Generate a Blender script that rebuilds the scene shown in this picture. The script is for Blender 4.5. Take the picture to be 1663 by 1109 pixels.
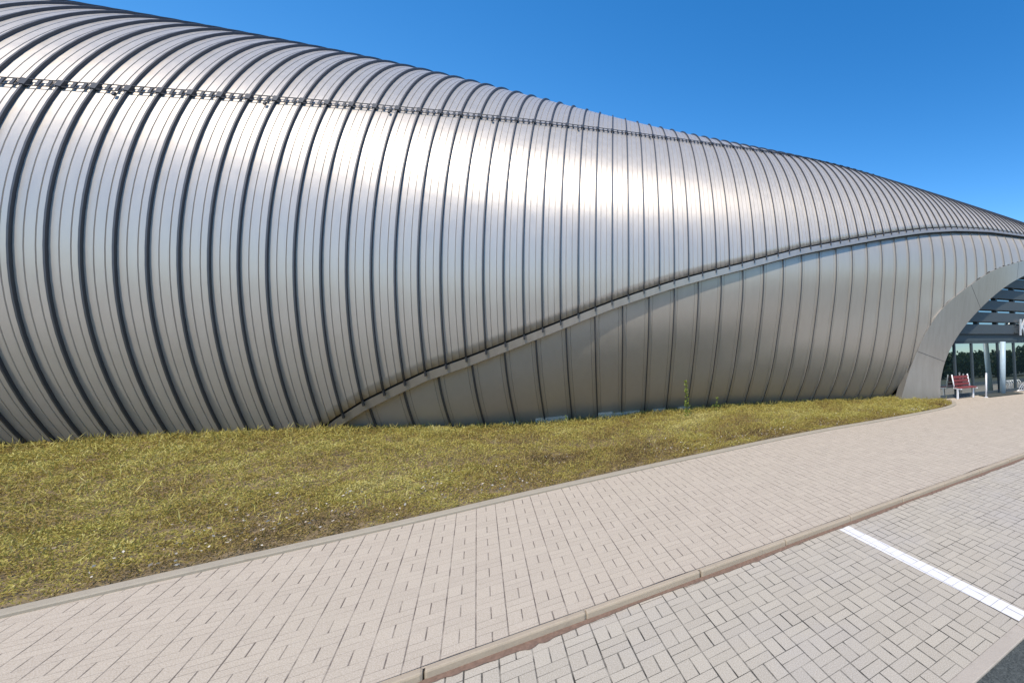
import bpy, math, random
import numpy as np
from mathutils import Vector, noise
random.seed(7); rng = np.random.default_rng(7)
R = math.radians
for o in list(bpy.data.objects): bpy.data.objects.remove(o)
SC = bpy.context.scene
COL = SC.collection

# ------------------------------------------------------------------ camera
FPX, CX, CY, CH = 700.0, 1350.0, 543.0, 2.42          # measured on the 1663 px wide photograph
cam_d = bpy.data.cameras.new("camera"); cam = bpy.data.objects.new("camera", cam_d); COL.objects.link(cam)
cam.location = (0, 0, CH); cam.rotation_euler = (R(90), 0, 0)
cam_d.sensor_fit = 'HORIZONTAL'; cam_d.sensor_width = 36.0; cam_d.lens = 36.0 * FPX / 1663.0
cam_d.shift_x = -(CX - 831.5) / 1663.0; cam_d.shift_y = (CY - 554.5) / 1663.0
cam_d.clip_start = 0.05; cam_d.clip_end = 3000
SC.camera = cam

# ------------------------------------------------------------------ sky, sun, exposure
SUN_EL, SUN_AZ = R(57), math.atan2(0.0, -0.52)        # azimuth from +Y towards +X
w = bpy.data.worlds.new("World"); SC.world = w; w.use_nodes = True
nt = w.node_tree; bg = nt.nodes["Background"]
sky = nt.nodes.new("ShaderNodeTexSky"); sky.sky_type = 'NISHITA'; sky.sun_disc = False
sky.sun_elevation = SUN_EL; sky.sun_rotation = SUN_AZ
sky.altitude = 300; sky.air_density = 1.0; sky.dust_density = 0.35; sky.ozone_density = 2.2
hs = nt.nodes.new("ShaderNodeHueSaturation"); hs.inputs['Saturation'].default_value = 1.38
hs.inputs['Hue'].default_value = 0.501; hs.inputs['Value'].default_value = 1.12
nt.links.new(sky.outputs[0], hs.inputs['Color']); nt.links.new(hs.outputs[0], bg.inputs['Color'])
bg.inputs['Strength'].default_value = 0.15
sun_d = bpy.data.lights.new("sun", 'SUN'); sun = bpy.data.objects.new("sun", sun_d); COL.objects.link(sun)
sun_d.energy = 3.5; sun_d.angle = R(0.53); sun_d.color = (1.0, 0.885, 0.74)
sd = Vector((math.sin(SUN_AZ) * math.cos(SUN_EL), math.cos(SUN_AZ) * math.cos(SUN_EL), math.sin(SUN_EL)))
sun.rotation_euler = (-sd).to_track_quat('-Z', 'Y').to_euler()
SC.view_settings.view_transform = 'Standard'; SC.view_settings.look = 'None'
SC.view_settings.gamma = 1.0; SC.view_settings.exposure = 0.42
SC.cycles.max_bounces = 8; SC.cycles.glossy_bounces = 5; SC.cycles.diffuse_bounces = 4
SC.cycles.use_denoising = True

# ------------------------------------------------------------------ helpers
def mesh_obj(name, verts, faces, mats, parent=None, mi=None, smooth=False):
    me = bpy.data.meshes.new(name); me.from_pydata([tuple(v) for v in verts], [], faces)
    for m in (mats if isinstance(mats, (list, tuple)) else [mats]): me.materials.append(m)
    if mi is not None: me.polygons.foreach_set("material_index", np.asarray(mi, np.int32))
    if smooth: me.polygons.foreach_set("use_smooth", np.ones(len(me.polygons), bool))
    me.update()
    o = bpy.data.objects.new(name, me); COL.objects.link(o)
    if parent: o.parent = parent
    return o
def thing(name, label, cat, loc=(0, 0, 0), group=None):
    o = bpy.data.objects.new(name, None); COL.objects.link(o); o.location = loc
    o.empty_display_size = 0.2
    tag(o, label, cat, group); return o
def tag(o, label, cat, group=None):
    o["label"] = label; o["category"] = cat
    if group: o["group"] = group
    return o
def kind(o, k): o["kind"] = k; return o
class MB:
    def __init__(s): s.v = []; s.f = []; s.m = []
    def quad(s, a, b, c, d, m=0):
        i = len(s.v); s.v += [a, b, c, d]; s.f.append((i, i+1, i+2, i+3)); s.m.append(m)
    def box(s, c, ax, ay, az, m=0):                   # centre and three half-axis vectors
        c, ax, ay, az = map(Vector, (c, ax, ay, az)); i = len(s.v)
        for sx in (-1, 1):
            for sy in (-1, 1):
                for sz in (-1, 1): s.v.append(tuple(c + sx*ax + sy*ay + sz*az))
        if ax.cross(ay).dot(az) < 0: fl = True
        else: fl = False
        for q in ((0,1,3,2),(4,6,7,5),(0,4,5,1),(2,3,7,6),(0,2,6,4),(1,5,7,3)):
            q = tuple(i+k for k in q); s.f.append(q[::-1] if fl else q); s.m.append(m)
    def tube(s, pts, r, n=8, m=0, cap=True):
        pts = [Vector(p) for p in pts]; i0 = len(s.v)
        for k, p in enumerate(pts):
            t = (pts[min(k+1, len(pts)-1)] - pts[max(k-1, 0)]).normalized()
            u = t.orthogonal() if abs(t.z) > .99 else Vector((0,0,1)).cross(t); u.normalize(); v = t.cross(u)
            rr = r[k] if isinstance(r, (list, tuple)) else r
            for j in range(n):
                a = 2*math.pi*j/n; s.v.append(tuple(p + u*math.cos(a)*rr + v*math.sin(a)*rr))
        for k in range(len(pts)-1):
            for j in range(n):
                a = i0+k*n+j; b = i0+k*n+(j+1) % n; s.f.append((a, b, b+n, a+n)); s.m.append(m)
        if cap:
            s.f.append(tuple(i0+j for j in range(n))[::-1]); s.m.append(m)
            e = i0+(len(pts)-1)*n; s.f.append(tuple(e+j for j in range(n))); s.m.append(m)
    def build(s, name, mats, parent=None, smooth=False, bevel=0):
        o = mesh_obj(name, s.v, s.f, mats, parent, s.m, smooth)
        if bevel:
            b = o.modifiers.new("bevel", 'BEVEL'); b.width = bevel; b.segments = 2; b.limit_method = 'ANGLE'
        return o

def gp(px, py, z=0.0):                                 # ground point seen at a photo pixel
    Y = FPX * (CH - z) / (py - CY); return np.array([(px - CX) / FPX * Y, Y, z])

# ------------------------------------------------------------------ materials
class N:
    """small node-building helper"""
    def __init__(s, name):
        s.mat = bpy.data.materials.new(name); s.mat.use_nodes = True; s.t = s.mat.node_tree
        s.b = s.t.nodes["Principled BSDF"]; s.out = s.t.nodes["Material Output"]
    def n(s, typ, **kw):
        x = s.t.nodes.new(typ)
        for k, v in kw.items(): setattr(x, k, v)
        return x
    def l(s, a, b): s.t.links.new(a, b)
    def put(s, sock, v):
        if hasattr(v, 'is_output') or isinstance(v, bpy.types.NodeSocket): s.l(v, sock)
        else: sock.default_value = v
    def m(s, op, a, b=None, c=None, clamp=False):
        x = s.n("ShaderNodeMath", operation=op); x.use_clamp = clamp
        s.put(x.inputs[0], a)
        if b is not None: s.put(x.inputs[1], b)
        if c is not None: s.put(x.inputs[2], c)
        return x.outputs[0]
    def ss(s, lo, hi, v):                              # smoothstep
        x = s.n("ShaderNodeMapRange", interpolation_type='SMOOTHSTEP')
        s.put(x.inputs['Value'], v); s.put(x.inputs['From Min'], lo); s.put(x.inputs['From Max'], hi); return x.outputs['Result']
    def mix(s, f, a, b, blend='MIX'):
        x = s.n("ShaderNodeMix", data_type='RGBA', blend_type=blend)
        s.put(x.inputs[0], f)
        for sock, v in ((x.inputs[6], a), (x.inputs[7], b)):
            if isinstance(v, tuple): sock.default_value = (*v, 1)
            else: s.l(v, sock)
        return x.outputs[2]
    def noise(s, vec, scale, detail=3, rough=.55):
        x = s.n("ShaderNodeTexNoise"); s.l(vec, x.inputs['Vector'])
        x.inputs['Scale'].default_value = scale; x.inputs['Detail'].default_value = detail; x.inputs['Roughness'].default_value = rough
        return x.outputs['Fac']
    def pos(s): return s.n("ShaderNodeNewGeometry").outputs['Position']
    def obj(s): return s.n("ShaderNodeTexCoord").outputs['Object']
    def bump(s, h, strength, dist=.01):
        x = s.n("ShaderNodeBump"); x.inputs['Strength'].default_value = strength; x.inputs['Distance'].default_value = dist
        s.l(h, x.inputs['Height']); s.l(x.outputs[0], s.b.inputs['Normal'])
    def col(s, c):
        if isinstance(c, tuple): s.b.inputs['Base Color'].default_value = (*c, 1)
        else: s.l(c, s.b.inputs['Base Color'])
    def set(s, **kw):
        for k, v in kw.items(): s.put(s.b.inputs[k.replace('_', ' ')], v)
        return s

def simple(name, c, rough=.6, metal=0.0, var=.12, scale=8, spec=.5):
    k = N(name); p = k.pos(); nz = k.noise(p, scale, 5)
    k.col(k.mix(nz, tuple(x*(1-var) for x in c), tuple(min(1, x*(1+var)) for x in c)))
    k.set(Roughness=rough, Metallic=metal); k.b.inputs['Specular IOR Level'].default_value = spec
    return k.mat

def metal_mat(name, c, rough, metal, bumpd=.0015, streak=.10, aniso=0):
    k = N(name); p = k.pos()
    if aniso:                                          # rolled sheet: grain runs round the tube
        tg = k.n("ShaderNodeTangent", direction_type='UV_MAP'); tg.uv_map = "grain"
        k.l(tg.outputs[0], k.b.inputs['Tangent']); k.set(Anisotropic=aniso)
    mp = k.n("ShaderNodeMapping"); k.l(p, mp.inputs[0]); mp.inputs['Scale'].default_value = (3, 3, .35)
    st = k.noise(mp.outputs[0], 3, 6, .6)
    big = k.noise(p, .6, 3)
    spk = k.noise(p, 90, 2)
    f = k.m('ADD', k.m('MULTIPLY', st, .6), k.m('ADD', k.m('MULTIPLY', big, .25), k.m('MULTIPLY', spk, .15)))
    k.col(k.mix(f, tuple(x*(1-streak*1.6) for x in c), tuple(x*(1+streak) for x in c)))
    k.set(Metallic=metal, Roughness=k.m('MULTIPLY_ADD', st, .16, rough-.08))
    k.bump(k.noise(p, 1.7, 2), .5, bumpd*6)
    return k.mat
M_METAL = metal_mat("brushed_aluminium", (.50, .467, .42), .43, .42, aniso=.55)
M_LOWER = metal_mat("flat_aluminium", (.455, .425, .375), .43, .42, aniso=.5)
M_SEAM = metal_mat("dark_seam", (.09, .095, .105), .5, .6)
M_PORTAL = metal_mat("portal_metal", (.40, .375, .335), .40, .55, .0015, .2)
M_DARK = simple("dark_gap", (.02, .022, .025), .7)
M_FRAME = simple("slate_frame", (.045, .06, .068), .5)
M_SLAT = simple("slate_louvre", (.05, .06, .066), .45)
M_WHITE = simple("white_paint_metal", (.78, .78, .78), .45)
M_RED = simple("red_plastic", (.20, .04, .04), .6)
M_STEEL = simple("brushed_steel", (.75, .75, .75), .35, .5)
M_COLUMN = simple("pale_blue_paint", (.42, .52, .56), .45)
M_MAT = simple("rubber_mat", (.05, .055, .045), .9)
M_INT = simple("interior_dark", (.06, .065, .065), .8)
def glass_mat():
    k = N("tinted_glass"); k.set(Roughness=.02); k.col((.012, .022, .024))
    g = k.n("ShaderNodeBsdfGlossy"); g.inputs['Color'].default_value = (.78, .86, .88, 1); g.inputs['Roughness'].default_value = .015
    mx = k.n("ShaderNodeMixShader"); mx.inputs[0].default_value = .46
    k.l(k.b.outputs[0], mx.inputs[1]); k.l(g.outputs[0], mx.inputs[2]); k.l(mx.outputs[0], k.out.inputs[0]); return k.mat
M_GLASS = glass_mat()

BX, BY = math.cos(R(39.4)), math.sin(R(39.4))          # direction along the kerb, seen in plan
def paver_mat(name, c1, c2, joint, u0, v0, jw_a, jw_b, dark_b, patch, paint=False):
    k = N(name); p = k.pos()
    sx = k.n("ShaderNodeSeparateXYZ"); k.l(p, sx.inputs[0]); x, y = sx.outputs[0], sx.outputs[1]
    wob = k.m('MULTIPLY', k.m('SUBTRACT', k.noise(p, 1.3, 2), .5), .02)
    u = k.m('ADD', k.m('ADD', k.m('MULTIPLY', x, BX/.2), k.m('MULTIPLY', y, BY/.2)), k.m('ADD', wob, -u0))
    v = k.m('ADD', k.m('ADD', k.m('MULTIPLY', x, BY/.2), k.m('MULTIPLY', y, -BX/.2)), k.m('ADD', wob, -v0))
    iu, iv = k.m('FLOOR', u), k.m('FLOOR', v); fu, fv = k.m('FRACT', u), k.m('FRACT', v)
    par = k.m('FLOORED_MODULO', k.m('ADD', iu, iv), 2.0)
    eu = k.m('MINIMUM', fu, k.m('SUBTRACT', 1.0, fu)); ev = k.m('MINIMUM', fv, k.m('SUBTRACT', 1.0, fv))
    mu = k.m('ADD', k.m('ABSOLUTE', k.m('SUBTRACT', fu, .5)), par)          # half joint along A where parity 0
    mv = k.m('ADD', k.m('ABSOLUTE', k.m('SUBTRACT', fv, .5)), k.m('SUBTRACT', 1.0, par))
    # joints vary along their length
    jn = k.m('MULTIPLY_ADD', k.noise(p, 2.6, 4, .65), 1.5, .15)
    da = k.m('MINIMUM', eu, mu); db = k.m('MINIMUM', ev, mv)
    ja = k.m('SUBTRACT', 1.0, k.ss(k.m('MULTIPLY', jn, jw_a*.35), k.m('MULTIPLY', jn, jw_a), da))
    jb = k.m('MULTIPLY', k.m('SUBTRACT', 1.0, k.ss(k.m('MULTIPLY', jn, jw_b*.35), k.m('MULTIPLY', jn, jw_b), db)), dark_b)
    jj = k.m('MULTIPLY', k.m('MAXIMUM', ja, jb), k.m('MULTIPLY_ADD', k.ss(.32, .66, k.noise(p, 3.7, 5, .7)), .75, .3))
    # one grey per brick
    half = k.m('ADD', k.m('MULTIPLY', k.m('GREATER_THAN', fu, .5), k.m('SUBTRACT', 1.0, par)), k.m('MULTIPLY', k.m('GREATER_THAN', fv, .5), par))
    cb = k.n("ShaderNodeCombineXYZ"); k.l(iu, cb.inputs[0]); k.l(iv, cb.inputs[1]); k.l(half, cb.inputs[2])
    wn = k.n("ShaderNodeTexWhiteNoise", noise_dimensions='3D'); k.l(cb.outputs[0], wn.inputs['Vector'])
    base = k.mix(wn.outputs['Value'], c1, c2)
    base = k.mix(k.m('MULTIPLY', k.ss(.42, .72, k.noise(p, .55, 5, .6)), .55), base, patch)
    g = k.noise(p, 130, 3, .7)
    base = k.mix(.34, base, k.mix(k.ss(.3, .7, g), (.16, .15, .14), (.72, .69, .65)))
    stain = k.m('MULTIPLY', k.ss(.60, .78, k.noise(p, 5.5, 6, .7)), .22)
    base = k.mix(stain, base, (.22, .19, .155))
    if paint:                                          # the bay line: paint over the same bricks, joints showing through
        base = k.mix(k.m('MULTIPLY', k.ss(.58, .74, k.noise(p, 30, 5, .7)), .4), (.72, .70, .67), (.45, .42, .37)); jj = k.m('MULTIPLY', jj, .6)
    k.col(k.mix(jj, base, joint)); k.set(Roughness=.88)
    k.b.inputs['Specular IOR Level'].default_value = .25
    h = k.m('SUBTRACT', k.m('MULTIPLY', g, .25), jj)
    k.bump(k.m('ADD', h, k.m('MULTIPLY', wn.outputs['Value'], .25)), .55, .006)
    return k.mat
n00 = gp(1412.1, 1055.2)
uL, vL = (n00[0]*BX + n00[1]*BY)/.2, (n00[0]*BY - n00[1]*BX)/.2
M_LOT = paver_mat("lot_pavers", (.405, .345, .238), (.465, .40, .28), (.04, .037, .03), uL, vL, .036, .028, .9, (.40, .36, .31))
M_LINE = paver_mat("road_paint", (.8, .8, .8), (.8, .8, .8), (.075, .07, .06), uL, vL, .034, .022, .9, (.8, .8, .8), True)
M_WALK = paver_mat("pavement_pavers", (.45, .362, .245), (.505, .412, .283), (.13, .105, .085), -.04, .3, .032, .024, .6, (.475, .39, .26))
def concrete(name, c, var=.2, stain=(.2, .17, .13)):
    k = N(name); p = k.pos()
    b = k.mix(k.noise(p, 3.5, 6, .65), tuple(x*(1-var) for x in c), tuple(x*(1+var) for x in c))
    b = k.mix(k.m('MULTIPLY', k.ss(.52, .75, k.noise(p, 9, 6, .7)), .55), b, stain)
    b = k.mix(.3, b, k.mix(k.noise(p, 160, 2, .7), tuple(x*.3 for x in c), tuple(x*1.5 for x in c)))
    k.col(b); k.set(Roughness=.9); k.bump(k.noise(p, 60, 4), .35, .006); return k.mat
M_KERB = concrete("kerb_concrete", (.40, .33, .235), .28)
M_EDGE = concrete("edging_concrete", (.36, .315, .235), .2)
M_BORDER = concrete("border_concrete", (.43, .375, .30), .15)
M_PLINTH = concrete("plinth_concrete", (.55, .45, .34), .3)
M_SOIL = simple("dry_soil", (.20, .15, .08), .95, 0, .5, 9)
M_DIRT = simple("reddish_dirt", (.17, .108, .075), .95, 0, .5, 40)
def asphalt():
    k = N("asphalt"); p = k.pos()
    b = k.mix(k.ss(.35, .7, k.noise(p, 48, 4, .8)), (.028, .034, .031), (.115, .125, .112))
    k.col(k.mix(k.m('MULTIPLY', k.noise(p, 3, 5), .5), b, (.05, .056, .05))); k.set(Roughness=.9); k.bump(k.noise(p, 70, 3), .7, .01); return k.mat
M_ASPH = asphalt()
def leaf_mat(name, cols, rough=.6):
    k = N(name); a = k.n("ShaderNodeAttribute", attribute_name="tone").outputs['Fac']
    r = k.n("ShaderNodeValToRGB"); r.color_ramp.elements[0].color = (*cols[0], 1); r.color_ramp.elements[-1].color = (*cols[-1], 1)
    for i, c in enumerate(cols[1:-1]):
        e = r.color_ramp.elements.new((i+1)/(len(cols)-1)); e.color = (*c, 1)
    k.l(a, r.inputs[0]); k.col(r.outputs[0]); k.set(Roughness=rough)
    k.b.inputs['Specular IOR Level'].default_value = .3
    tr = k.n("ShaderNodeBsdfTranslucent"); k.l(r.outputs[0], tr.inputs[0])
    mx = k.n("ShaderNodeMixShader"); mx.inputs[0].default_value = .25
    k.l(k.b.outputs[0], mx.inputs[1]); k.l(tr.outputs[0], mx.inputs[2]); k.l(mx.outputs[0], k.out.inputs[0]); return k.mat
M_COVER = leaf_mat("ground_cover_leaves", [(.12, .09, .04), (.27, .19, .07), (.37, .28, .075), (.40, .335, .08), (.48, .425, .10), (.60, .53, .2)])
M_WEED = leaf_mat("weed_leaves", [(.10, .15, .02), (.26, .32, .05), (.42, .46, .10)])
M_TREE = leaf_mat("far_tree_leaves", [(.02, .035, .012), (.04, .065, .02), (.07, .10, .03)])

# ------------------------------------------------------------------ the tube: plan curve and cross-sections
BAY = 0.35
KN = np.array([-6, 12, 28, 44, 60, 78.])
Q = [-12.8535, 6.7545, 1.012, 1.0057, 21.2537, 1.7014, 0.3577, 0.3666, 0.4352, 0.473, 0.5257, 0.5562, 0.5894, 4.0653, 3.656, 3.9805, 4.1477, 4.2062, 4.1708, 6.0827, 6.2212, 5.4851, 5.2911, 4.9466, 4.5672, 6.4348, 5.5941, 5.3796, 5.226, 5.1043, 4.9989, 6.4789, 6.1051, 5.5572, 3.8595, 2.4473, 0.9854]
TX0, TY0, LSTART, LSTEP, LDEEP = Q[0], Q[1], Q[4], Q[5], Q[6]
def spline(yk, x):
    xk = KN; n = len(xk); h = np.diff(xk); A = np.zeros((n, n)); B = np.zeros(n); A[0, 0] = A[-1, -1] = 1
    for i in range(1, n-1):
        A[i, i-1] = h[i-1]; A[i, i] = 2*(h[i-1]+h[i]); A[i, i+1] = h[i]; B[i] = 6*((yk[i+1]-yk[i])/h[i]-(yk[i]-yk[i-1])/h[i-1])
    mm = np.linalg.solve(A, B); x = np.clip(np.asarray(x, float), -8, 80)
    i = np.clip(np.searchsorted(xk, x)-1, 0, n-2); t = x-xk[i]; H = h[i]
    return yk[i]+t*((yk[i+1]-yk[i])/H-H*(2*mm[i]+mm[i+1])/6)+t*t*mm[i]/2+t**3*(mm[i+1]-mm[i])/(6*H)
KS = np.arange(-40, 130, 0.25)
SEC = [spline(np.array(Q[7+6*i:13+6*i]), KS) for i in range(5)]      # heading, centre height, half height, radius, lower radius
PXs = np.cumsum(np.r_[0, np.cos(SEC[0][:-1])*BAY*.25]); PYs = np.cumsum(np.r_[0, np.sin(SEC[0][:-1])*BAY*.25])
i0 = int(np.argmin(abs(KS))); PXs += TX0-PXs[i0]; PYs += TY0-PYs[i0]
def surf(k, t, off=0.0):
    """points on the tube: k along it (ribs are whole numbers), t round it (0 = widest, pi/2 = top), off outward"""
    k = np.asarray(k, float); t = np.asarray(t, float)
    g = lambda v: np.interp(k, KS, v)
    al, zc, c, a, ab = (g(s) for s in SEC)
    ct, st = np.cos(t), np.sin(t)
    front = np.where((t < 0), np.maximum(ab, 2.2), a)
    back = np.where(t > math.pi/2, a, front)
    o = back*(ct-1) + off*ct - np.where(t > math.pi/2, 0, 0)
    z = zc + c*st + off*st
    return np.stack([g(PXs)+np.sin(al)*o, g(PYs)-np.cos(al)*o, z*np.ones_like(o)], -1)
def t_at_z(k, z, off=0.0):
    zc = np.interp(k, KS, SEC[1]); c = np.interp(k, KS, SEC[2])
    return np.arcsin(np.clip((z-zc)/(c+off), -1, 1))
# fascia: lower edge of the upper cladding (k, t), rising out of the bed and over the portal
FK = np.array([4.0, 8.2, 9.6, 11, 12.5, 14, 16, 18, 20.5, 24, 28, 33, 38, 44.5, 52.5, 57.5, 64, 71.5, 79, 86, 96, 110, 130])
FT = np.array([-.85, -.60, -.525, -.465, -.416, -.372, -.333, -.29, -.235, -.155, -.073, .018, .118, .23, .369, .445, .525, .591, .63, .64, .60, .5, .35])
def tF(k): return np.interp(k, FK, FT)
K_LEFT, K_RIGHT = -22, 112
K_F0 = 4.0
GROUND_CUT = -0.3

building = thing("tube_shaped_building", "long silver tube shaped building clad in curved ribbed metal with an arched glass entrance", "building", (0, 0, 0))

def grain_uv(me, UV):
    uv = me.uv_layers.new(name="grain"); li = np.empty(len(me.loops), np.int32); me.loops.foreach_get("vertex_index", li)
    uv.data.foreach_set("uv", np.asarray(UV, np.float32)[li].reshape(-1))
def cladding(cols, tl_fn, t_hi, rows, mats, name, end_skirt):
    """cols: list of (k, off, material) per strip edge; neighbouring columns share no vertices so seams stay crisp"""
    V, F, MI, UV = [], [], [], []
    n = 0
    for (k0, o0, m), (k1, o1, _) in zip(cols[:-1], cols[1:]):
        L = []
        for k, o in ((k0, o0), (k1, o1)):
            tl = float(tl_fn(k)); t = np.linspace(tl, t_hi, rows)
            P = surf(np.full(rows, k), t, o)
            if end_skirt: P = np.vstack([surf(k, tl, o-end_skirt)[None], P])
            L.append(P)
        r = len(L[0]); V += L
        for k in (k0, k1):
            tl = float(tl_fn(k)); UV += [(k*BAY, x*5.6) for x in ([tl-.01] if end_skirt else []) + list(np.linspace(tl, t_hi, rows))]
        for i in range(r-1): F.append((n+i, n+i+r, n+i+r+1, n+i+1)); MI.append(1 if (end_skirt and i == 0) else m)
        n += 2*r
    me = bpy.data.meshes.new(name)
    V = np.concatenate(V); me.from_pydata(V.tolist(), [], [f[::-1] for f in F])
    for m in mats: me.materials.append(m)
    me.polygons.foreach_set("material_index", np.array(MI, np.int32)); me.polygons.foreach_set("use_smooth", np.ones(len(F), bool))
    grain_uv(me, UV)
    me.update(); o = bpy.data.objects.new(name, me); COL.objects.link(o); o.parent = building; return o

def t_low_up(k):
    g = t_at_z(k, GROUND_CUT)
    return max(g, tF(k) + .041) if k > K_F0 else g
bay = [(-.011, 0), (-.011, .048), (.011, .048), (.011, 0), (.107, 0), (.112, -.014), (.119, -.014), (.124, 0), (.226, 0), (.231, -.014), (.238, -.014), (.243, 0)]
cols = []
for k in range(K_LEFT, K_RIGHT):
    for j, (s, h) in enumerate(bay): cols.append((k + s/BAY, h, 1 if j in (0, 1, 2) else 0))
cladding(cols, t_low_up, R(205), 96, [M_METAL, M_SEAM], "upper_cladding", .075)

# smooth fascia band under the upper cladding, with a soffit
def strip(name, ka, kb, step, prof, mats, smooth=True, mi=None):
    ks = np.arange(ka, kb + 1e-6, step); V = []; F = []; MI = []
    np_ = len(prof)
    for j in range(np_-1):
        base = len(V)
        for k in ks:
            for (dt, off) in (prof[j], prof[j+1]):
                V.append(tuple(surf(k, tF(k) + dt, off)))
        for i in range(len(ks)-1):
            a = base + 2*i; F.append((a, a+2, a+3, a+1)); MI.append(0 if mi is None else mi[j])
    return mesh_obj(name, V, [f for f in F], mats, building, MI, smooth)
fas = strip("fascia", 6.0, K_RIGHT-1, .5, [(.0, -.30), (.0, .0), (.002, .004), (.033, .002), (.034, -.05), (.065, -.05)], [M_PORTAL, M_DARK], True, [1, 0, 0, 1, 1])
for k in range(9, 84):                                 # rib ends running on over the fascia
    a, b = surf(k, tF(k)+.021, .02), surf(k, tF(k)+.048, .02); tt = (b-a)/2; ss = surf(k+.1, tF(k), 0)-surf(k-.1, tF(k), 0); ss /= np.linalg.norm(ss)
    nn = np.cross(ss, tt); nn /= np.linalg.norm(nn); mb = MB(); mb.box((a+b)/2, ss*.013, tt, nn*.022); mb.build("rib_end", M_SEAM, fas)

# ------------------------------------------------------------------ entrance portal
FU = np.array([math.cos(R(31)), math.sin(R(31)), 0]); FN = np.array([FU[1], -FU[0], 0])   # along the facade, outward
ZE = -0.05                                              # the pavement dips a little to the entrance
P0 = np.array([4.07, 16.0, 0.0])                      # foot of the inner lip
def on_plane(px, py, p0, n=FN):
    d = np.array([(px-CX)/FPX, 1.0, -(py-CY)/FPX]); c = np.array([0, 0, CH])
    t = (np.dot(n, p0 - c)) / np.dot(n, d); return c + t*d
def s_of(P): return np.tensordot(np.asarray(P)[..., :2] - P0[:2], FU[:2], axes=(-1, 0))
inner_px = [(1528, 654), (1526, 632), (1528, 612), (1533, 590), (1544, 564), (1558, 541), (1576, 518), (1598, 495), (1620, 475), (1642, 459), (1663, 448)]
inner = [on_plane(px, py, P0) for px, py in inner_px]
si = np.array([s_of(p) for p in inner]); zi = np.array([p[2] for p in inner])
outer3 = [np.array([2.50, 15.80, -.10]), np.array([2.83, 15.82, 1.12]), np.array([3.36, 15.60, 2.45]), np.array([4.02, 15.84, 3.39]),
          np.array([5.06, 16.42, 4.14]), np.array([6.49, 17.39, 5.03]), np.array([8.42, 18.86, 5.66])]
so = np.array([s_of(p) for p in outer3]); zo = np.array([p[2] for p in outer3])
S_MID = si[-1] + 2.6                                   # crown of the arch, outside the picture
def arch(sv, zv, s):                                   # height of the arch at s (mirrored about the crown)
    s = np.asarray(s, float); s = np.where(s > S_MID, 2*S_MID - s, s)
    order = np.argsort(sv); x = sv[order]; y = zv[order]
    top = y[-1]; sl = (y[-1]-y[-2])/(x[-1]-x[-2]); xe = x[-1]
    ext = top + sl*(s-xe) - sl*(s-xe)**2/(2*(S_MID-xe))
    return np.where(s <= xe, np.interp(s, x, y, left=-1), ext)
# densify the two edges by arc length, then mirror
def resample(pts, n):
    pts = np.array(pts); d = np.r_[0, np.cumsum(np.linalg.norm(np.diff(pts, axis=0), axis=1))]
    u = np.linspace(0, d[-1], n)
    out = np.stack([np.interp(u, d, pts[:, i]) for i in range(pts.shape[1])], -1)
    for _ in range(3): out[1:-1] = .25*out[:-2] + .5*out[1:-1] + .25*out[2:]
    return out
def loc(P): P = np.asarray(P); return np.stack([s_of(P), np.tensordot(P[..., :2]-P0[:2], FN[:2], axes=(-1, 0)), P[..., 2]], -1)
def wld(L): L = np.asarray(L); return np.stack([P0[0]+FU[0]*L[..., 0]+FN[0]*L[..., 1], P0[1]+FU[1]*L[..., 0]+FN[1]*L[..., 1], L[..., 2]], -1)
def extend(L):                                         # crown and mirrored half
    L = np.asarray(L); e = L[-1]; sl = (L[-1][2]-L[-4][2])/(L[-1][0]-L[-4][0]); n = 8
    add = [[s, e[1], e[2] + sl*(s-e[0]) - sl*(s-e[0])**2/(2*(S_MID-e[0]))] for s in np.linspace(e[0], S_MID, n)[1:]]
    h = np.vstack([L, add]); mir = h[:-1][::-1].copy(); mir[:, 0] = 2*S_MID - mir[:, 0]
    return np.vstack([h, mir])
LI = extend(resample([loc(p) for p in inner], 30)); LO = extend(resample([loc(p) for p in outer3], 30))
n = len(LI)
_t = np.arcsin(np.clip((LO[:, 2]-4.2)/5.0, -1, 1)); _x = np.clip((.52-_t)/.5, 0, 1)
LO[:, 1] += .035 + (LDEEP-.13)*(1-_x*_x*(3-2*_x))
lip = LI.copy(); lip[:, 1] -= .03
back = LI.copy(); back[:, 1] -= .9
side = LO.copy(); side[:, 1] -= .35
V = np.vstack([wld(side), wld(LO), wld(LI), wld(back)]).tolist(); F = []; MI = []
for j in range(3):
    for i in range(n-1):
        F.append((j*n+i, j*n+i+1, (j+1)*n+i+1, (j+1)*n+i)); MI.append(0)
portal = mesh_obj("portal_frame", V, F, [M_PORTAL], building, MI, True)
portal.data.polygons.foreach_set("use_smooth", np.array([True]*len(F)))
for e in portal.data.edges:
    a, b = e.vertices
    if a//n == b//n and a//n in (1, 2): e.use_edge_sharp = True
# thin joints across the band
for i in (6, 17, 27):
    jm = MB()
    a, b = wld(LO[i]), wld(LI[i]); d = (b-a)/np.linalg.norm(b-a); tg = wld(LO[i+1])-wld(LO[i-1]); tg /= np.linalg.norm(tg)
    nn = np.cross(d, tg); nn = nn if np.dot(nn, FN) > 0 else -nn
    jm.box((a+b)/2 + nn*.001, d*np.linalg.norm(b-a)/2, tg*.006, nn*.003)
    jm.build("panel_joint", M_SEAM, portal)

def loff(k, t):                                        # the lower sheets tuck in close under the fascia and lie deeper lower down
    x = np.clip((tF(k)-np.asarray(t))/.5, 0, 1); return -(.13 + (LDEEP-.13)*x*x*(3-2*x))
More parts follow.
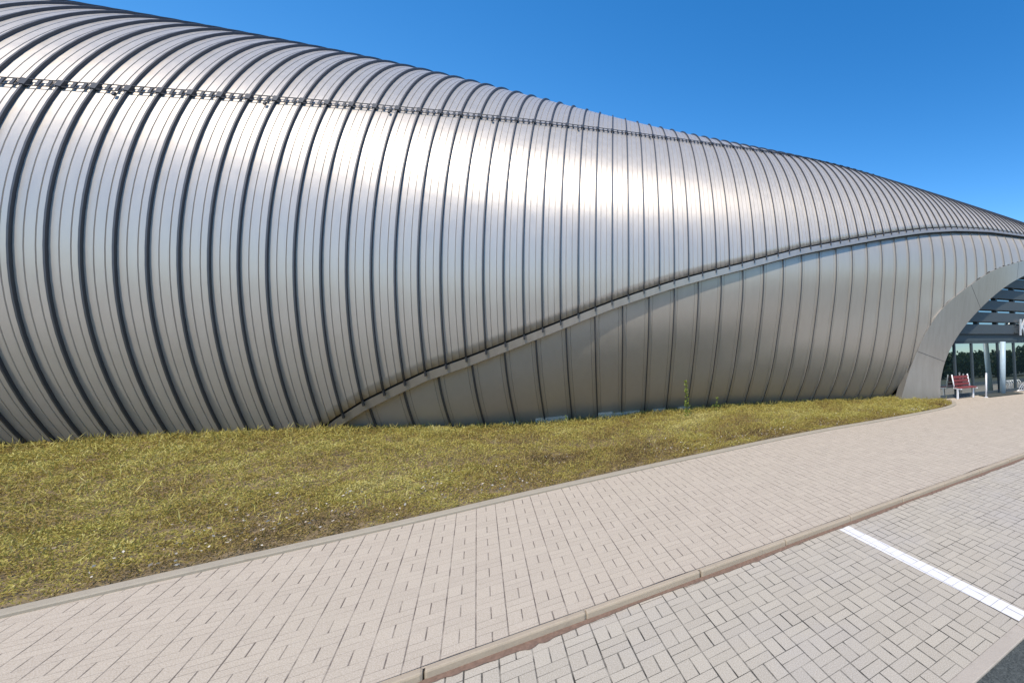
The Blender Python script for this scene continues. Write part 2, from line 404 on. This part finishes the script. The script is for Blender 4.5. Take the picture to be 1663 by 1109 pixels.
# lower cladding, between the fascia and the ground or the arch
def lower_low(k):
    g = float(t_at_z(k, GROUND_CUT, -LDEEP)); t = np.linspace(g, tF(k)+.1, 160)
    P = surf(np.full(160, k), t, loff(k, t)); L = loc(P)
    zz = arch(LO[:n//2+1, 0], LO[:n//2+1, 2], L[:, 0])
    inside = (L[:, 2] < zz - .02)
    if inside.any():
        i = np.where(inside)[0].max(); return t[min(i+1, 159)]
    return g
def cladding_lower():
    prof = [(-.013, 0), (-.013, .040), (.013, .040), (.013, 0), (.078, 0), (.082, -.009), (.088, -.009), (.092, 0), (.502, 0), (.506, -.009), (.512, -.009), (.516, 0)]
    cols = []
    m0 = -10; step = LSTEP
    for m in range(m0, 54):
        for j, (s, h) in enumerate(prof): cols.append((LSTART + step*m + s/BAY, h, 1 if j in (1, 2) else 0))  # seam's shaded side put into colour: top and right dark, left bare sheet
    V, F, MI, UV = [], [], [], []; nn = 0; rows = 64
    lows = {}
    for (k0, o0, m), (k1, o1, _) in zip(cols[:-1], cols[1:]):
        if k0 < 4: continue
        L = []
        sub = [k0, k1] if k1-k0 < .5 else list(np.linspace(k0, k1, 5))
        for ka, kb, oa, ob in zip(sub[:-1], sub[1:], [o0]+[o0]*9, [o1]*9):
            L = []
            for k, o in ((ka, oa), (kb, ob)):
                kk = round(k, 4)
                if kk not in lows: lows[kk] = lower_low(kk)
                t = np.linspace(lows[kk], max(tF(k)+.05, lows[kk]+.01), rows); L.append(surf(np.full(rows, k), t, loff(k, t)+o))
            V += L
            for k in (ka, kb):
                kk = round(k, 4); UV += [(k*BAY, x*5.2) for x in np.linspace(lows[kk], max(tF(k)+.05, lows[kk]+.01), rows)]
            for i in range(rows-1): F.append((nn+i+1, nn+i+1+rows, nn+i+rows, nn+i)); MI.append(m)
            nn += 2*rows
    o = mesh_obj("lower_cladding", np.concatenate(V).tolist(), F, [M_LOWER, M_SEAM], building, MI, True); grain_uv(o.data, UV); return o
cladding_lower()

# concrete plinth showing under the lower cladding
def base_pt(k, z, off): return surf(k, t_at_z(k, z, off), off)
mb = MB()
ks = np.arange(17, 31, 1.0)
for a, b in zip(ks[:-1], ks[1:]):
    if int(a) in (18, 21, 22, 26, 28):
        if mb.v: mb.build("plinth", M_PLINTH, building); mb = MB()
        continue
    z = .30 if a < 24 else .26
    pa, pb = base_pt(a, z, -LDEEP), base_pt(b, z, -LDEEP)
    al = np.interp(a, KS, SEC[0]); nf = np.array([math.sin(al), -math.cos(al), 0])
    A0, B0 = pa + nf*.03, pb + nf*.03
    A0[2] = B0[2] = -.2; A1, B1 = A0.copy(), B0.copy(); A1[2] = B1[2] = z
    mb.quad(A0, B0, B1, A1); mb.quad(A1, B1, B1 - nf*.4, A1 - nf*.4)
if mb.v: mb.build("plinth", M_PLINTH, building)

# rail along the roof: two thin bars with clamps
def rail_t(k): return .464 + .0137*k
rail = MB()
for dt in (-.0118, .0118):
    pts = [surf(k, rail_t(k) + dt, .040) for k in np.arange(K_LEFT, 60.1, .5)]
    rail.tube(pts, .0095, 6)
for k in range(K_LEFT, 60):
    for f, wd in ((0, .034), (.37, .017), (.68, .017)):
        kk = k + f; t = rail_t(kk); c = surf(kk, t, .034); tt = surf(kk, t+.02, .06)-surf(kk, t-.02, .06); tt /= np.linalg.norm(tt)
        ss = surf(kk+.1, t, .06)-surf(kk-.1, t, .06); ss /= np.linalg.norm(ss); nn = np.cross(ss, tt)
        rail.box(c, ss*wd, tt*.068, nn*(.030 if f == 0 else .008))
    if k % 5 == 1:
        kk = k+.72; t = rail_t(kk)-.026; c = surf(kk, t, .05); rail.box(c, ss*.016, tt*.035, nn*.018)
rail.build("roof_rail", simple("dark_rail", (.035, .042, .052), .5, .3), building)

# ------------------------------------------------------------------ glazed entrance front, 0.4 m behind the lip
TILT = 0.062
GB = np.array([P0[0], P0[1], 0]) - FN*.36
def G(s, z, d=0.0):                                    # point on the (slightly leaning) glass front
    p = GB + FU*s + FN*(d - TILT*max(z-ZE, 0)); return np.array([p[0], p[1], z])
def s_px(px, z=1.2):
    lo, hi = -3., 12.
    for _ in range(40):
        mid = (lo+hi)/2; p = G(mid, z)
        if CX + FPX*p[0]/p[1] < px: lo = mid
        else: hi = mid
    return lo
def gbox(mb, s0, s1, z0, z1, d0, d1, m=0):
    a = [G(s, z, d) for s in (s0, s1) for z in (z0, z1) for d in (d0, d1)]
    i = len(mb.v); mb.v += [tuple(p) for p in a]
    for q in ((0,1,3,2),(4,6,7,5),(0,4,5,1),(2,3,7,6),(0,2,6,4),(1,5,7,3)): mb.f.append(tuple(i+k for k in q)[::-1]); mb.m.append(m)
S_END = 2*S_MID - 0.2
mull = [s_px(x) for x in (1522, 1550.5, 1578.5, 1621, 1647)]
stp = mull[-1]-mull[-2]
while mull[-1] + stp < S_END: mull.append(mull[-1] + stp*1.05)
Z_HEAD = 2.12
front = MB(); gbox(front, mull[0], S_END, Z_HEAD+.01, Z_HEAD+.30, -.06, .05); front.build("transom", M_FRAME, building, bevel=.01)
for a, b in zip(mull[:-1], mull[1:]):
    wf = MB()
    gbox(wf, a-.035, a+.035, ZE, Z_HEAD, -.05, .06); gbox(wf, a+.035, b-.035, ZE, ZE+.13, -.05, .05)
    gbox(wf, a+.035, b-.035, Z_HEAD-.07, Z_HEAD, -.05, .045)
    fr = wf.build("window", M_FRAME, building, bevel=.006)
    p = MB(); p.quad(G(a+.03, ZE+.1), G(b-.03, ZE+.1), G(b-.03, Z_HEAD-.05), G(a+.03, Z_HEAD-.05)); p.build("pane", M_GLASS, fr)
# louvres over glass strips
zs = Z_HEAD + .31
for i in range(6):
    z0 = zs + i*.505
    sl = MB(); gbox(sl, mull[0]-.5, S_END, z0, z0+.40, -.05, .16); sl.build("louvre_slat", M_SLAT, building, bevel=.012)
    st = MB(); st.quad(G(mull[0]-.5, z0+.39, -.02), G(S_END, z0+.39, -.02), G(S_END, z0+.52, -.02), G(mull[0]-.5, z0+.52, -.02))
    gl = st.build("glass_strip", M_GLASS, building)
pm = MB(); s = s_px(1585, 3.2); w0 = s_px(1616, 3.2) - s
while s < S_END:
    gbox(pm, s-.05, s+.05, Z_HEAD+.31, 5.6, -.055, .10); s += w0
pm.build("louvre_post", M_SLAT, building)
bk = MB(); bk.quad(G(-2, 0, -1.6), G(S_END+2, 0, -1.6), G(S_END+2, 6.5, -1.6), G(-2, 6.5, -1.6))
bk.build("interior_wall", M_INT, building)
# pale column in front of the glass
sc = s_px(1616); cb = G(sc, ZE, .30)
c = MB(); c.tube([(cb[0], cb[1], ZE), (cb[0], cb[1], Z_HEAD)], .115, 20); c.build("column", M_COLUMN, building, True)

# ------------------------------------------------------------------ ground
def flat(name, poly, z, mat, k='structure'):
    return kind(mesh_obj(name, [(p[0], p[1], z) for p in poly], [tuple(range(len(poly)))], mat), k)
B = np.array([BX, BY]); NB = np.array([BY, -BX])       # along the kerb / towards the road
PC = np.array([.08, 5.39])                             # foot of the kerb face
def bp(u, v): return PC + B*u + NB*v
flat("ground", [(-1500, -1500), (1500, -1500), (1500, 1500), (-1500, 1500)], -.06, simple("far_ground", (.10, .10, .055), .95, 0, .3, .2))
flat("road", [bp(-120, 2.43), bp(120, 2.43), bp(120, 9.5), bp(-120, 9.5)], -.012, M_ASPH)
flat("parking_lot", [bp(-120, 0), bp(120, 0), bp(120, 2.31), bp(-120, 2.31)], 0, M_LOT)
eb = MB()
u = -40.0
while u < 40:
    c = bp(u+.5, 2.37); eb.box((c[0], c[1], -.045), (BX*.497, BY*.497, 0), (NB[0]*.06, NB[1]*.06, 0), (0, 0, .049)); u += 1.0
kind(eb.build("border_kerb", M_BORDER, None, bevel=.008), 'structure')
# pavement: one sheet under the bed edging too
WZ = .07
def walk_z(p):
    q = np.asarray(p)[:2] - (P0[:2] + FU[:2]*3.0); d = max(0, abs(np.dot(q, FU[:2])) - 5.0); e = np.dot(q, FN[:2])
    t = np.clip(1 - math.hypot(d, max(e, 0))/5.5, 0, 1); return WZ - (WZ-ZE)*t*t*(3-2*t)
V, F = [], []
us, vs = np.linspace(-60, 60, 161), np.linspace(-.055, -14.2, 36)
for u in us:
    for v in vs: p = bp(u, v); V.append((p[0], p[1], walk_z(p)))
nv = len(vs)
F = [(i*nv+j, i*nv+j+1, (i+1)*nv+j+1, (i+1)*nv+j) for i in range(len(us)-1) for j in range(nv-1)]
kind(mesh_obj("pavement", V, F, M_WALK, None, None, True), 'structure')
kb = MB()
u = -40.77
while u < 45:
    L = .995; c = bp(u+.5, -.037); zt = .078 + random.uniform(-.006, .006)
    kb.box((c[0] + NB[0]*random.uniform(-.006, .006), c[1] + NB[1]*random.uniform(-.006, .006), zt/2-.05), (BX*L/2, BY*L/2, 0), (NB[0]*.037, NB[1]*.037, 0), (0, 0, zt/2+.05)); u += 1.0
kind(kb.build("kerb", M_KERB, None, bevel=.016), 'structure')
# white bay line, painted on the pavers
l0 = (gp(1375, 852.6)+gp(1362.5, 860))[:2]/2; l1 = (gp(1663, 993.6)+gp(1660, 1010))[:2]/2
ld = (l1-l0)/np.linalg.norm(l1-l0); ln = np.array([-ld[1], ld[0]])
l0 = l0 + ld*.02; l1 = l0 + ld*2.26
flat("bay_line", [l0-ln*.081, l1-ln*.081, l1+ln*.081, l0+ln*.081], .004, M_LINE)
# reddish dirt gathered along the kerb foot
V, F = [], []
us = np.arange(-14, 16, .03)
for u in us:
    w_ = .012 + .085*max(0, noise.noise((u*1.1, 3.1, 0))*.8 + .42) * (.55+.9*abs(noise.noise((u*9, 0, 7))))
    p, q = bp(u, .0), bp(u, w_); V += [(p[0], p[1], .022), (q[0], q[1], .0045)]
for i in range(len(us)-1): F.append((2*i, 2*i+1, 2*i+3, 2*i+2))
us = np.arange(-14, 16, .05); n0 = len(V)
for u in us:                                           # dark grit in the gap behind the kerb stones
    w_ = .004 + .016*max(0, noise.noise((u*1.7, 9.1, 0))+.35)
    p, q = bp(u, -.072), bp(u, -.075-w_); V += [(p[0], p[1], .081), (q[0], q[1], WZ+.0045)]
for i in range(len(us)-1): F.append((n0+2*i, n0+2*i+1, n0+2*i+3, n0+2*i+2))
kind(mesh_obj("kerb_dirt", V, F, M_DIRT), 'stuff')

# ------------------------------------------------------------------ planting bed
edge_px = [(-420, 1085), (-200, 1037), (0, 990), (200, 945), (420, 896), (640, 848), (860, 797), (1060, 753), (1250, 713), (1400, 686), (1490, 670), (1530, 662), (1547, 656.5), (1543, 651.5)]
edge = []
for x, y in edge_px:
    p = gp(x, y, .12)
    for _ in range(4): p = gp(x, y, walk_z(p) + .02)
    edge.append(p[:2])
edge = np.array(edge)
edge = np.vstack([edge[0] + (edge[0]-edge[1])/np.linalg.norm(edge[0]-edge[1])*np.array([[6.0], [3.0]]), edge])
edge = resample(edge, 120)
# edging stones
V, F = [], []
tg = np.gradient(edge, axis=0); tg /= np.linalg.norm(tg, axis=1)[:, None]; en = np.stack([tg[:, 1], -tg[:, 0]], -1)
prof = [(0.0, .02), (0.0, .128), (.012, .138), (.135, .134), (.15, .124), (.152, .02)]
for i in range(len(edge)):
    for d, z in prof: p = edge[i] + en[i]*(.02+d); V.append((p[0], p[1], z - .1 + walk_z(p)))
m_ = len(prof)
for i in range(len(edge)-1):
    for j in range(m_-1): a = i*m_+j; F.append((a, a+1, a+1+m_, a+m_))
kind(mesh_obj("bed_edging", V, F, M_EDGE), 'structure')
# bed surface between the edging and the foot of the tube
NE, NW = len(edge), 14
kb_ = np.interp(np.linspace(0, 1, NE), [0, .5, 1], [-26, 12, 52])
# match bed columns to tube columns: march along both by nearest foot point
feet = np.array([base_pt(k, .1, 0 if k < 9 else -LDEEP)[:2] for k in np.arange(-30, 52.5, .5)]); feet_k = np.arange(-30, 52.5, .5)
arc_e = np.r_[0, np.cumsum(np.linalg.norm(np.diff(edge, axis=0), axis=1))]; arc_f = np.r_[0, np.cumsum(np.linalg.norm(np.diff(feet, axis=0), axis=1))]
foot = np.stack([np.interp(arc_e/arc_e[-1]*arc_f[-1], arc_f, feet[:, i]) for i in (0, 1)], -1)
def foot_h(P): return np.interp(CX + FPX*P[0]/max(P[1], .5), [-400, 0, 170, 480, 600, 700, 850, 1000, 1250, 1460], [.50, .46, .50, .46, .33, .22, .10, .04, -.02, -.04])
bedP = np.zeros((NE, NW, 3))
for i in range(NE):
    h = max(foot_h(foot[i]), walk_z(foot[i]) + .03)
    for j in range(NW):
        wv = j/(NW-1); p = edge[i]*(1-wv) + foot[i]*wv
        sm = wv*wv*(3-2*wv); zb = walk_z(edge[i]) + .012; z = zb + (h-zb)*(.55*sm+.45*math.sin(wv*math.pi/2))
        if 0 < j: z += .035*noise.noise((p[0]*.9, p[1]*.9, 0)) * min(1, h*2)
        bedP[i, j] = (p[0], p[1], z)
F = [(i*NW+j, (i+1)*NW+j, (i+1)*NW+j+1, i*NW+j+1) for i in range(NE-1) for j in range(NW-1)]
kind(mesh_obj("planting_bed", bedP.reshape(-1, 3).tolist(), F, M_SOIL, None, None, True), 'structure')

def leaf_mesh(name, P, size, tone, mat, up=.35, aspect=.42, parent=None):
    """one small four-cornered leaf per point, many per plant"""
    n = len(P); d = rng.normal(size=(n, 3)); d[:, 2] = np.abs(d[:, 2])*up*2; d /= np.linalg.norm(d, axis=1)[:, None]
    s = np.cross(d, rng.normal(size=(n, 3))); s /= np.linalg.norm(s, axis=1)[:, None]
    L = size[:, None]
    V = np.empty((n, 4, 3)); V[:, 0] = P; V[:, 1] = P + d*L*.5 + s*L*aspect*.5; V[:, 2] = P + d*L; V[:, 3] = P + d*L*.5 - s*L*aspect*.5
    me = bpy.data.meshes.new(name); me.vertices.add(4*n); me.vertices.foreach_set("co", V.reshape(-1))
    me.loops.add(4*n); me.loops.foreach_set("vertex_index", np.arange(4*n, dtype=np.int32))
    me.polygons.add(n); me.polygons.foreach_set("loop_start", np.arange(0, 4*n, 4, dtype=np.int32)); me.polygons.foreach_set("loop_total", np.full(n, 4, np.int32))
    at = me.attributes.new("tone", 'FLOAT', 'FACE'); at.data.foreach_set("value", tone.astype(np.float32))
    me.materials.append(mat); me.update(calc_edges=True); me.validate()
    o = bpy.data.objects.new(name, me); COL.objects.link(o)
    if parent: o.parent = parent
    return o
def bed_sample(n, wlo=0, whi=1, i_lo=0, i_hi=NE-1.01):
    """random points on the bed, evenly by area"""
    area = np.linalg.norm(bedP[:, -1]-bedP[:, 0], axis=1)*np.gradient(arc_e); cdf = np.cumsum(area); cdf /= cdf[-1]
    fi = np.interp(rng.random(n), cdf, np.arange(NE)); fi = np.clip(fi, i_lo, i_hi)
    wv = wlo + (whi-wlo)*rng.random(n); fj = np.clip(wv*(NW-1), 0, NW-1.01)
    i = fi.astype(int); j = fj.astype(int); a = (fi-i)[:, None]; b = (fj-j)[:, None]
    P = (bedP[i, j]*(1-a)+bedP[i+1, j]*a)*(1-b) + (bedP[i, j+1]*(1-a)+bedP[i+1, j+1]*a)*b
    return P, wv
def vnoise(P, sc, seed=0):
    q = P*sc + seed; i = np.floor(q).astype(int); f = q-i; f = f*f*(3-2*f)
    def hsh(a, b): return np.modf(np.abs(np.sin(a*127.1+b*311.7+seed)*43758.5453))[0]
    x, y = i[:, 0], i[:, 1]
    return (hsh(x, y)*(1-f[:, 0])+hsh(x+1, y)*f[:, 0])*(1-f[:, 1]) + (hsh(x, y+1)*(1-f[:, 0])+hsh(x+1, y+1)*f[:, 0])*f[:, 1]
def fbm(P, sc, seed=0): return (vnoise(P, sc, seed)*.5 + vnoise(P, sc*2.1, seed+5)*.3 + vnoise(P, sc*4.3, seed+9)*.2)
P, wv = bed_sample(680000); P2, w2 = bed_sample(170000, 0, .28)
P, wv = np.vstack([P, P2]), np.r_[wv, w2]; NL = len(P)
cl = fbm(P, 1.5, 1); fine = fbm(P, 7, 3)
cf = fbm(P, 4.2, 71)
hh = np.clip(.02 + .16*cl*(.45 + 1.3*np.clip(cf-.25, 0, 1)*1.6)*np.clip(wv*8, .5, 1)*np.clip((1.03-wv)*8, .35, 1) + .10*(fine-.5), .035, .3)
keep = rng.random(NL) < np.clip(.45 + (cf-.32)*4, .35, 1)* np.clip((fine-.28)*4.5 + .35, .15, 1)*np.clip(.75 + wv*3, .75, 1)
P, wv, cl, fine, hh = P[keep], wv[keep], cl[keep], fine[keep], hh[keep]
lev = rng.random(len(P))**.6
P[:, 2] += lev*hh - .005
dist = np.linalg.norm(P[:, :2], axis=1)
size = (.015 + .0017*dist)*rng.uniform(.7, 1.5, len(P))
patch = fbm(P, .8, 21)
tone = np.clip(.40 + .27*np.clip(wv*1.5, 0, 1) + 1.05*(patch-.5) + .5*(fbm(P, 3.2, 33)-.5) + .16*(lev-.5) + rng.normal(0, .13, len(P)), 0, 1)
kind(leaf_mesh("ground_cover", P, size, tone, M_COVER, .5, .27), 'stuff')
# longer dry stalks, mostly along the foot of the tube
P, wv = bed_sample(11000, .80, 1.0); P2, w2 = bed_sample(26000, .05, .95); P2 = P2[fbm(P2, 3.0, 81) > .45]; P = np.vstack([P, P2])
P[:, 2] += .04 + .08*rng.random(len(P))
kind(leaf_mesh("dry_grass", P, rng.uniform(.05, .17, len(P)), np.clip(rng.normal(.66, .22, len(P)), 0, 1), M_COVER, .9, .06), 'stuff')
# pale fallen leaves and chips near the edging
P, wv = bed_sample(3200, .0, .24); c2 = fbm(P, 1.6, 51) > .50; P = P[c2]; P[:, 2] += .06 + .06*rng.random(len(P))
kind(leaf_mesh("leaf_litter", P, rng.uniform(.018, .042, len(P)), rng.random(len(P)), leaf_mat("pale_litter", [(.35, .25, .17), (.6, .52, .42), (.75, .70, .60)]), .2, .6), 'stuff')

# weeds standing up against the metal
def weed(px, py, hgt, label, nl=60, spread=.05):
    # find the ground under that pixel on the bed
    pr = np.stack([CX + FPX*bedP[..., 0]/np.maximum(bedP[..., 1], .3), CY - FPX*(bedP[..., 2]+.1-CH)/np.maximum(bedP[..., 1], .3)], -1)
    d = (pr[..., 0]-px)**2 + (pr[..., 1]-py)**2; i, j = np.unravel_index(np.argmin(d), d.shape); b = bedP[i, j]
    t = thing("weed", label, "weed", tuple(b))
    lean = rng.normal(0, .07, 2)
    m = MB(); m.tube([(0, 0, 0), (lean[0]*.4*hgt, lean[1]*.4*hgt, hgt*.5), (lean[0]*hgt*1.4, lean[1]*hgt*1.4, hgt)], [.006, .005, .002], 5)
    m.build("stem", M_WEED, t)
    z = rng.random(nl)**.8; a = rng.random(nl)*6.28; r = spread*(1.1-z)*rng.uniform(.2, 1, nl)
    LP = np.stack([lean[0]*z*hgt*1.3 + np.cos(a)*r, lean[1]*z*hgt*1.3 + np.sin(a)*r, .03 + z*(hgt-.03)], -1)
    leaf_mesh("leaves", LP, rng.uniform(.03, .07, nl), rng.random(nl), M_WEED, .6, .55, t)
weed(1117, 672, 1.05, "tall leafy yellow green weed standing against the lower metal panels", 190, .10)
weed(1160, 668, .46, "low spreading weed just right of the tall leafy weed", 50, .16)
weed(627, 690, .40, "small bright weed by the low end of the sloping fascia", 34, .08)
weed(676, 690, .36, "small weed with pale leaf in front of the darkest lower panel", 26, .07)
weed(925, 684, .30, "tiny weed sprouting in front of the exposed pale plinth", 22, .05)

# ------------------------------------------------------------------ things by the entrance
def G0(px, py=None, z=.1, s=None, d=.6):
    return gp(px, py, z)
# bench
bpos = G(s_px(1556, .5), ZE, .34)
bench = thing("bench", "red slatted bench with white frame beside the metal portal foot", "bench", tuple(bpos))
fu, fn = Vector(FU), Vector(FN)
mb = MB()
for i in range(3): mb.box(fu*0 + fn*(.12*i - .12) + Vector((0, 0, .43)), fu*.46, fn*.05, (0, 0, .018))
mb.build("seat", M_RED, bench, bevel=.006)
mb = MB()
for i in range(3):
    h = .54 + .13*i; mb.box(fn*(-.20 - .035*i) + Vector((0, 0, h)), fu*.42, fn*.014, Vector((0, 0, .05)))
mb.build("backrest", M_RED, bench, bevel=.006)
for sx in (-1, 1):
    mb = MB(); mb.box(fu*.43*sx + Vector((0, 0, .20)), fu*.03, fn*.03, (0, 0, .20)); mb.box(fu*.43*sx + Vector((0, 0, .393)), fu*.03, fn*.20, (0, 0, .017))
    mb.build("leg", M_WHITE, bench, bevel=.005)
    mb = MB(); mb.tube([fu*.43*sx + fn*-.17 + Vector((0, 0, .40)), fu*.43*sx + fn*-.30 + Vector((0, 0, .90))], .028, 8); mb.build("back_support", M_WHITE, bench, True)
# white post
pp = G(s_px(1580, .5), ZE, .62)
t = thing("post", "slim white post standing between the red bench and the dark doormat", "post", tuple(pp))
m = MB(); m.tube([(0, 0, 0), (0, 0, .92)], .035, 12); m.build("shaft", M_WHITE, t, True)
m = MB(); m.tube([(0, 0, 0), (0, 0, .015)], .075, 16); m.build("base_plate", M_WHITE, t)
m = MB(); m.tube([(0, 0, .92), (0, 0, .945), (0, 0, .96)], [.042, .042, .02], 12); m.build("cap", M_WHITE, t)
# doormat
a = G(s_px(1586, .1), ZE, .45); mb = MB(); mb.box((0, 0, .02), fu*1.05, fn*.28, (0, 0, .018))
dm = mb.build("doormat", M_MAT, None, bevel=.01); dm.location = tuple(np.array(a) + FU*.95); tag(dm, "dark doormat lying before the glass entrance", "doormat")
# bicycle rack of bent steel tubes
rp = G(s_px(1652, .3), ZE, .5)
t = thing("bicycle_rack", "low rack of bent steel tubes standing before the glass front", "bike rack", tuple(rp))
for i in range(6):
    o = fu*(.16*i - .25); m = MB()
    pts = [o + fn*(.28*math.cos(a)) + fu*.22*math.sin(a) + Vector((0, 0, .06 + .40*math.sin(a))) for a in np.linspace(0, math.pi, 12)]
    m.tube(pts, .014, 8); m.build("hoop", M_STEEL, t, True)
for sgn in (-1, 1):
    m = MB(); m.tube([fu*-.35 + fn*.28*sgn + Vector((0, 0, .05)), fu*.8 + fn*.28*sgn + Vector((0, 0, .05))], .018, 8); m.build("rail", M_STEEL, t, True)
# sign letters
def stroke(mb, pts, wd, dep, org, m=0):
    pts = [Vector(p) for p in pts]
    for a, b in zip(pts[:-1], pts[1:]):
        c = (a+b)/2; dd = b-a; L = dd.length/2 + wd*.25; dd.normalize(); pr = Vector((-dd.y, dd.x))
        mb.box(Vector(org) + fu*c.x + Vector((0, 0, c.y)), fu*dd.x*L + Vector((0, 0, dd.y*L)), fu*pr.x*wd/2 + Vector((0, 0, pr.y*wd/2)), fn*dep)
s0 = s_px(1646.5, 2.8); sp = G(s0, 2.40, .30)
sign = thing("entrance_sign", "row of silver metal letters beginning with K fixed over the glass doors", "sign", tuple(sp))
mb = MB(); stroke(mb, [(0, 0), (0, .66)], .085, .03, (0, 0, 0)); stroke(mb, [(.04, .27), (.30, .66)], .08, .031, (0, 0, 0)); stroke(mb, [(.11, .38), (.32, 0)], .08, .032, (0, 0, 0))
mb.build("letter", M_STEEL, sign)
mb = MB(); stroke(mb, [(.66 + .24*math.cos(a), .24 + .24*math.sin(a)) for a in np.linspace(0, 2*math.pi, 21)], .08, .03, (0, 0, 0)); mb.build("letter", M_STEEL, sign)
mb = MB(); mb.box(fn*-.10 + fu*.5 + Vector((0, 0, .1)), fu*.75, fn*.02, (0, 0, .02)); mb.box(fn*-.10 + fu*.5 + Vector((0, 0, .5)), fu*.75, fn*.02, (0, 0, .02)); mb.build("bracket", M_SLAT, sign)

# ------------------------------------------------------------------ what the glass and metal mirror: trees across the road
TP, TS, TT = [], [], []
for i in range(190):
    a = rng.uniform(.7, 2.3) if i < 130 else rng.uniform(-1.9, .7); d = rng.uniform(46, 62); cxp = math.sin(a)*d + 4; cyp = -math.cos(a)*d*.9
    h = rng.uniform(2.6, 4.6); nl = 900
    q = rng.normal(size=(nl, 3)); q /= np.linalg.norm(q, axis=1)[:, None]; q *= rng.random((nl, 1))**.4
    TP.append(np.array([cxp, cyp, h*.5]) + q*np.array([2.2, 2.2, h*.5])); TS.append(rng.uniform(.3, .6, nl)); TT.append(rng.random(nl))
kind(leaf_mesh("far_woodland", np.vstack(TP), np.concatenate(TS), np.concatenate(TT), M_TREE, .4, .8), 'stuff')
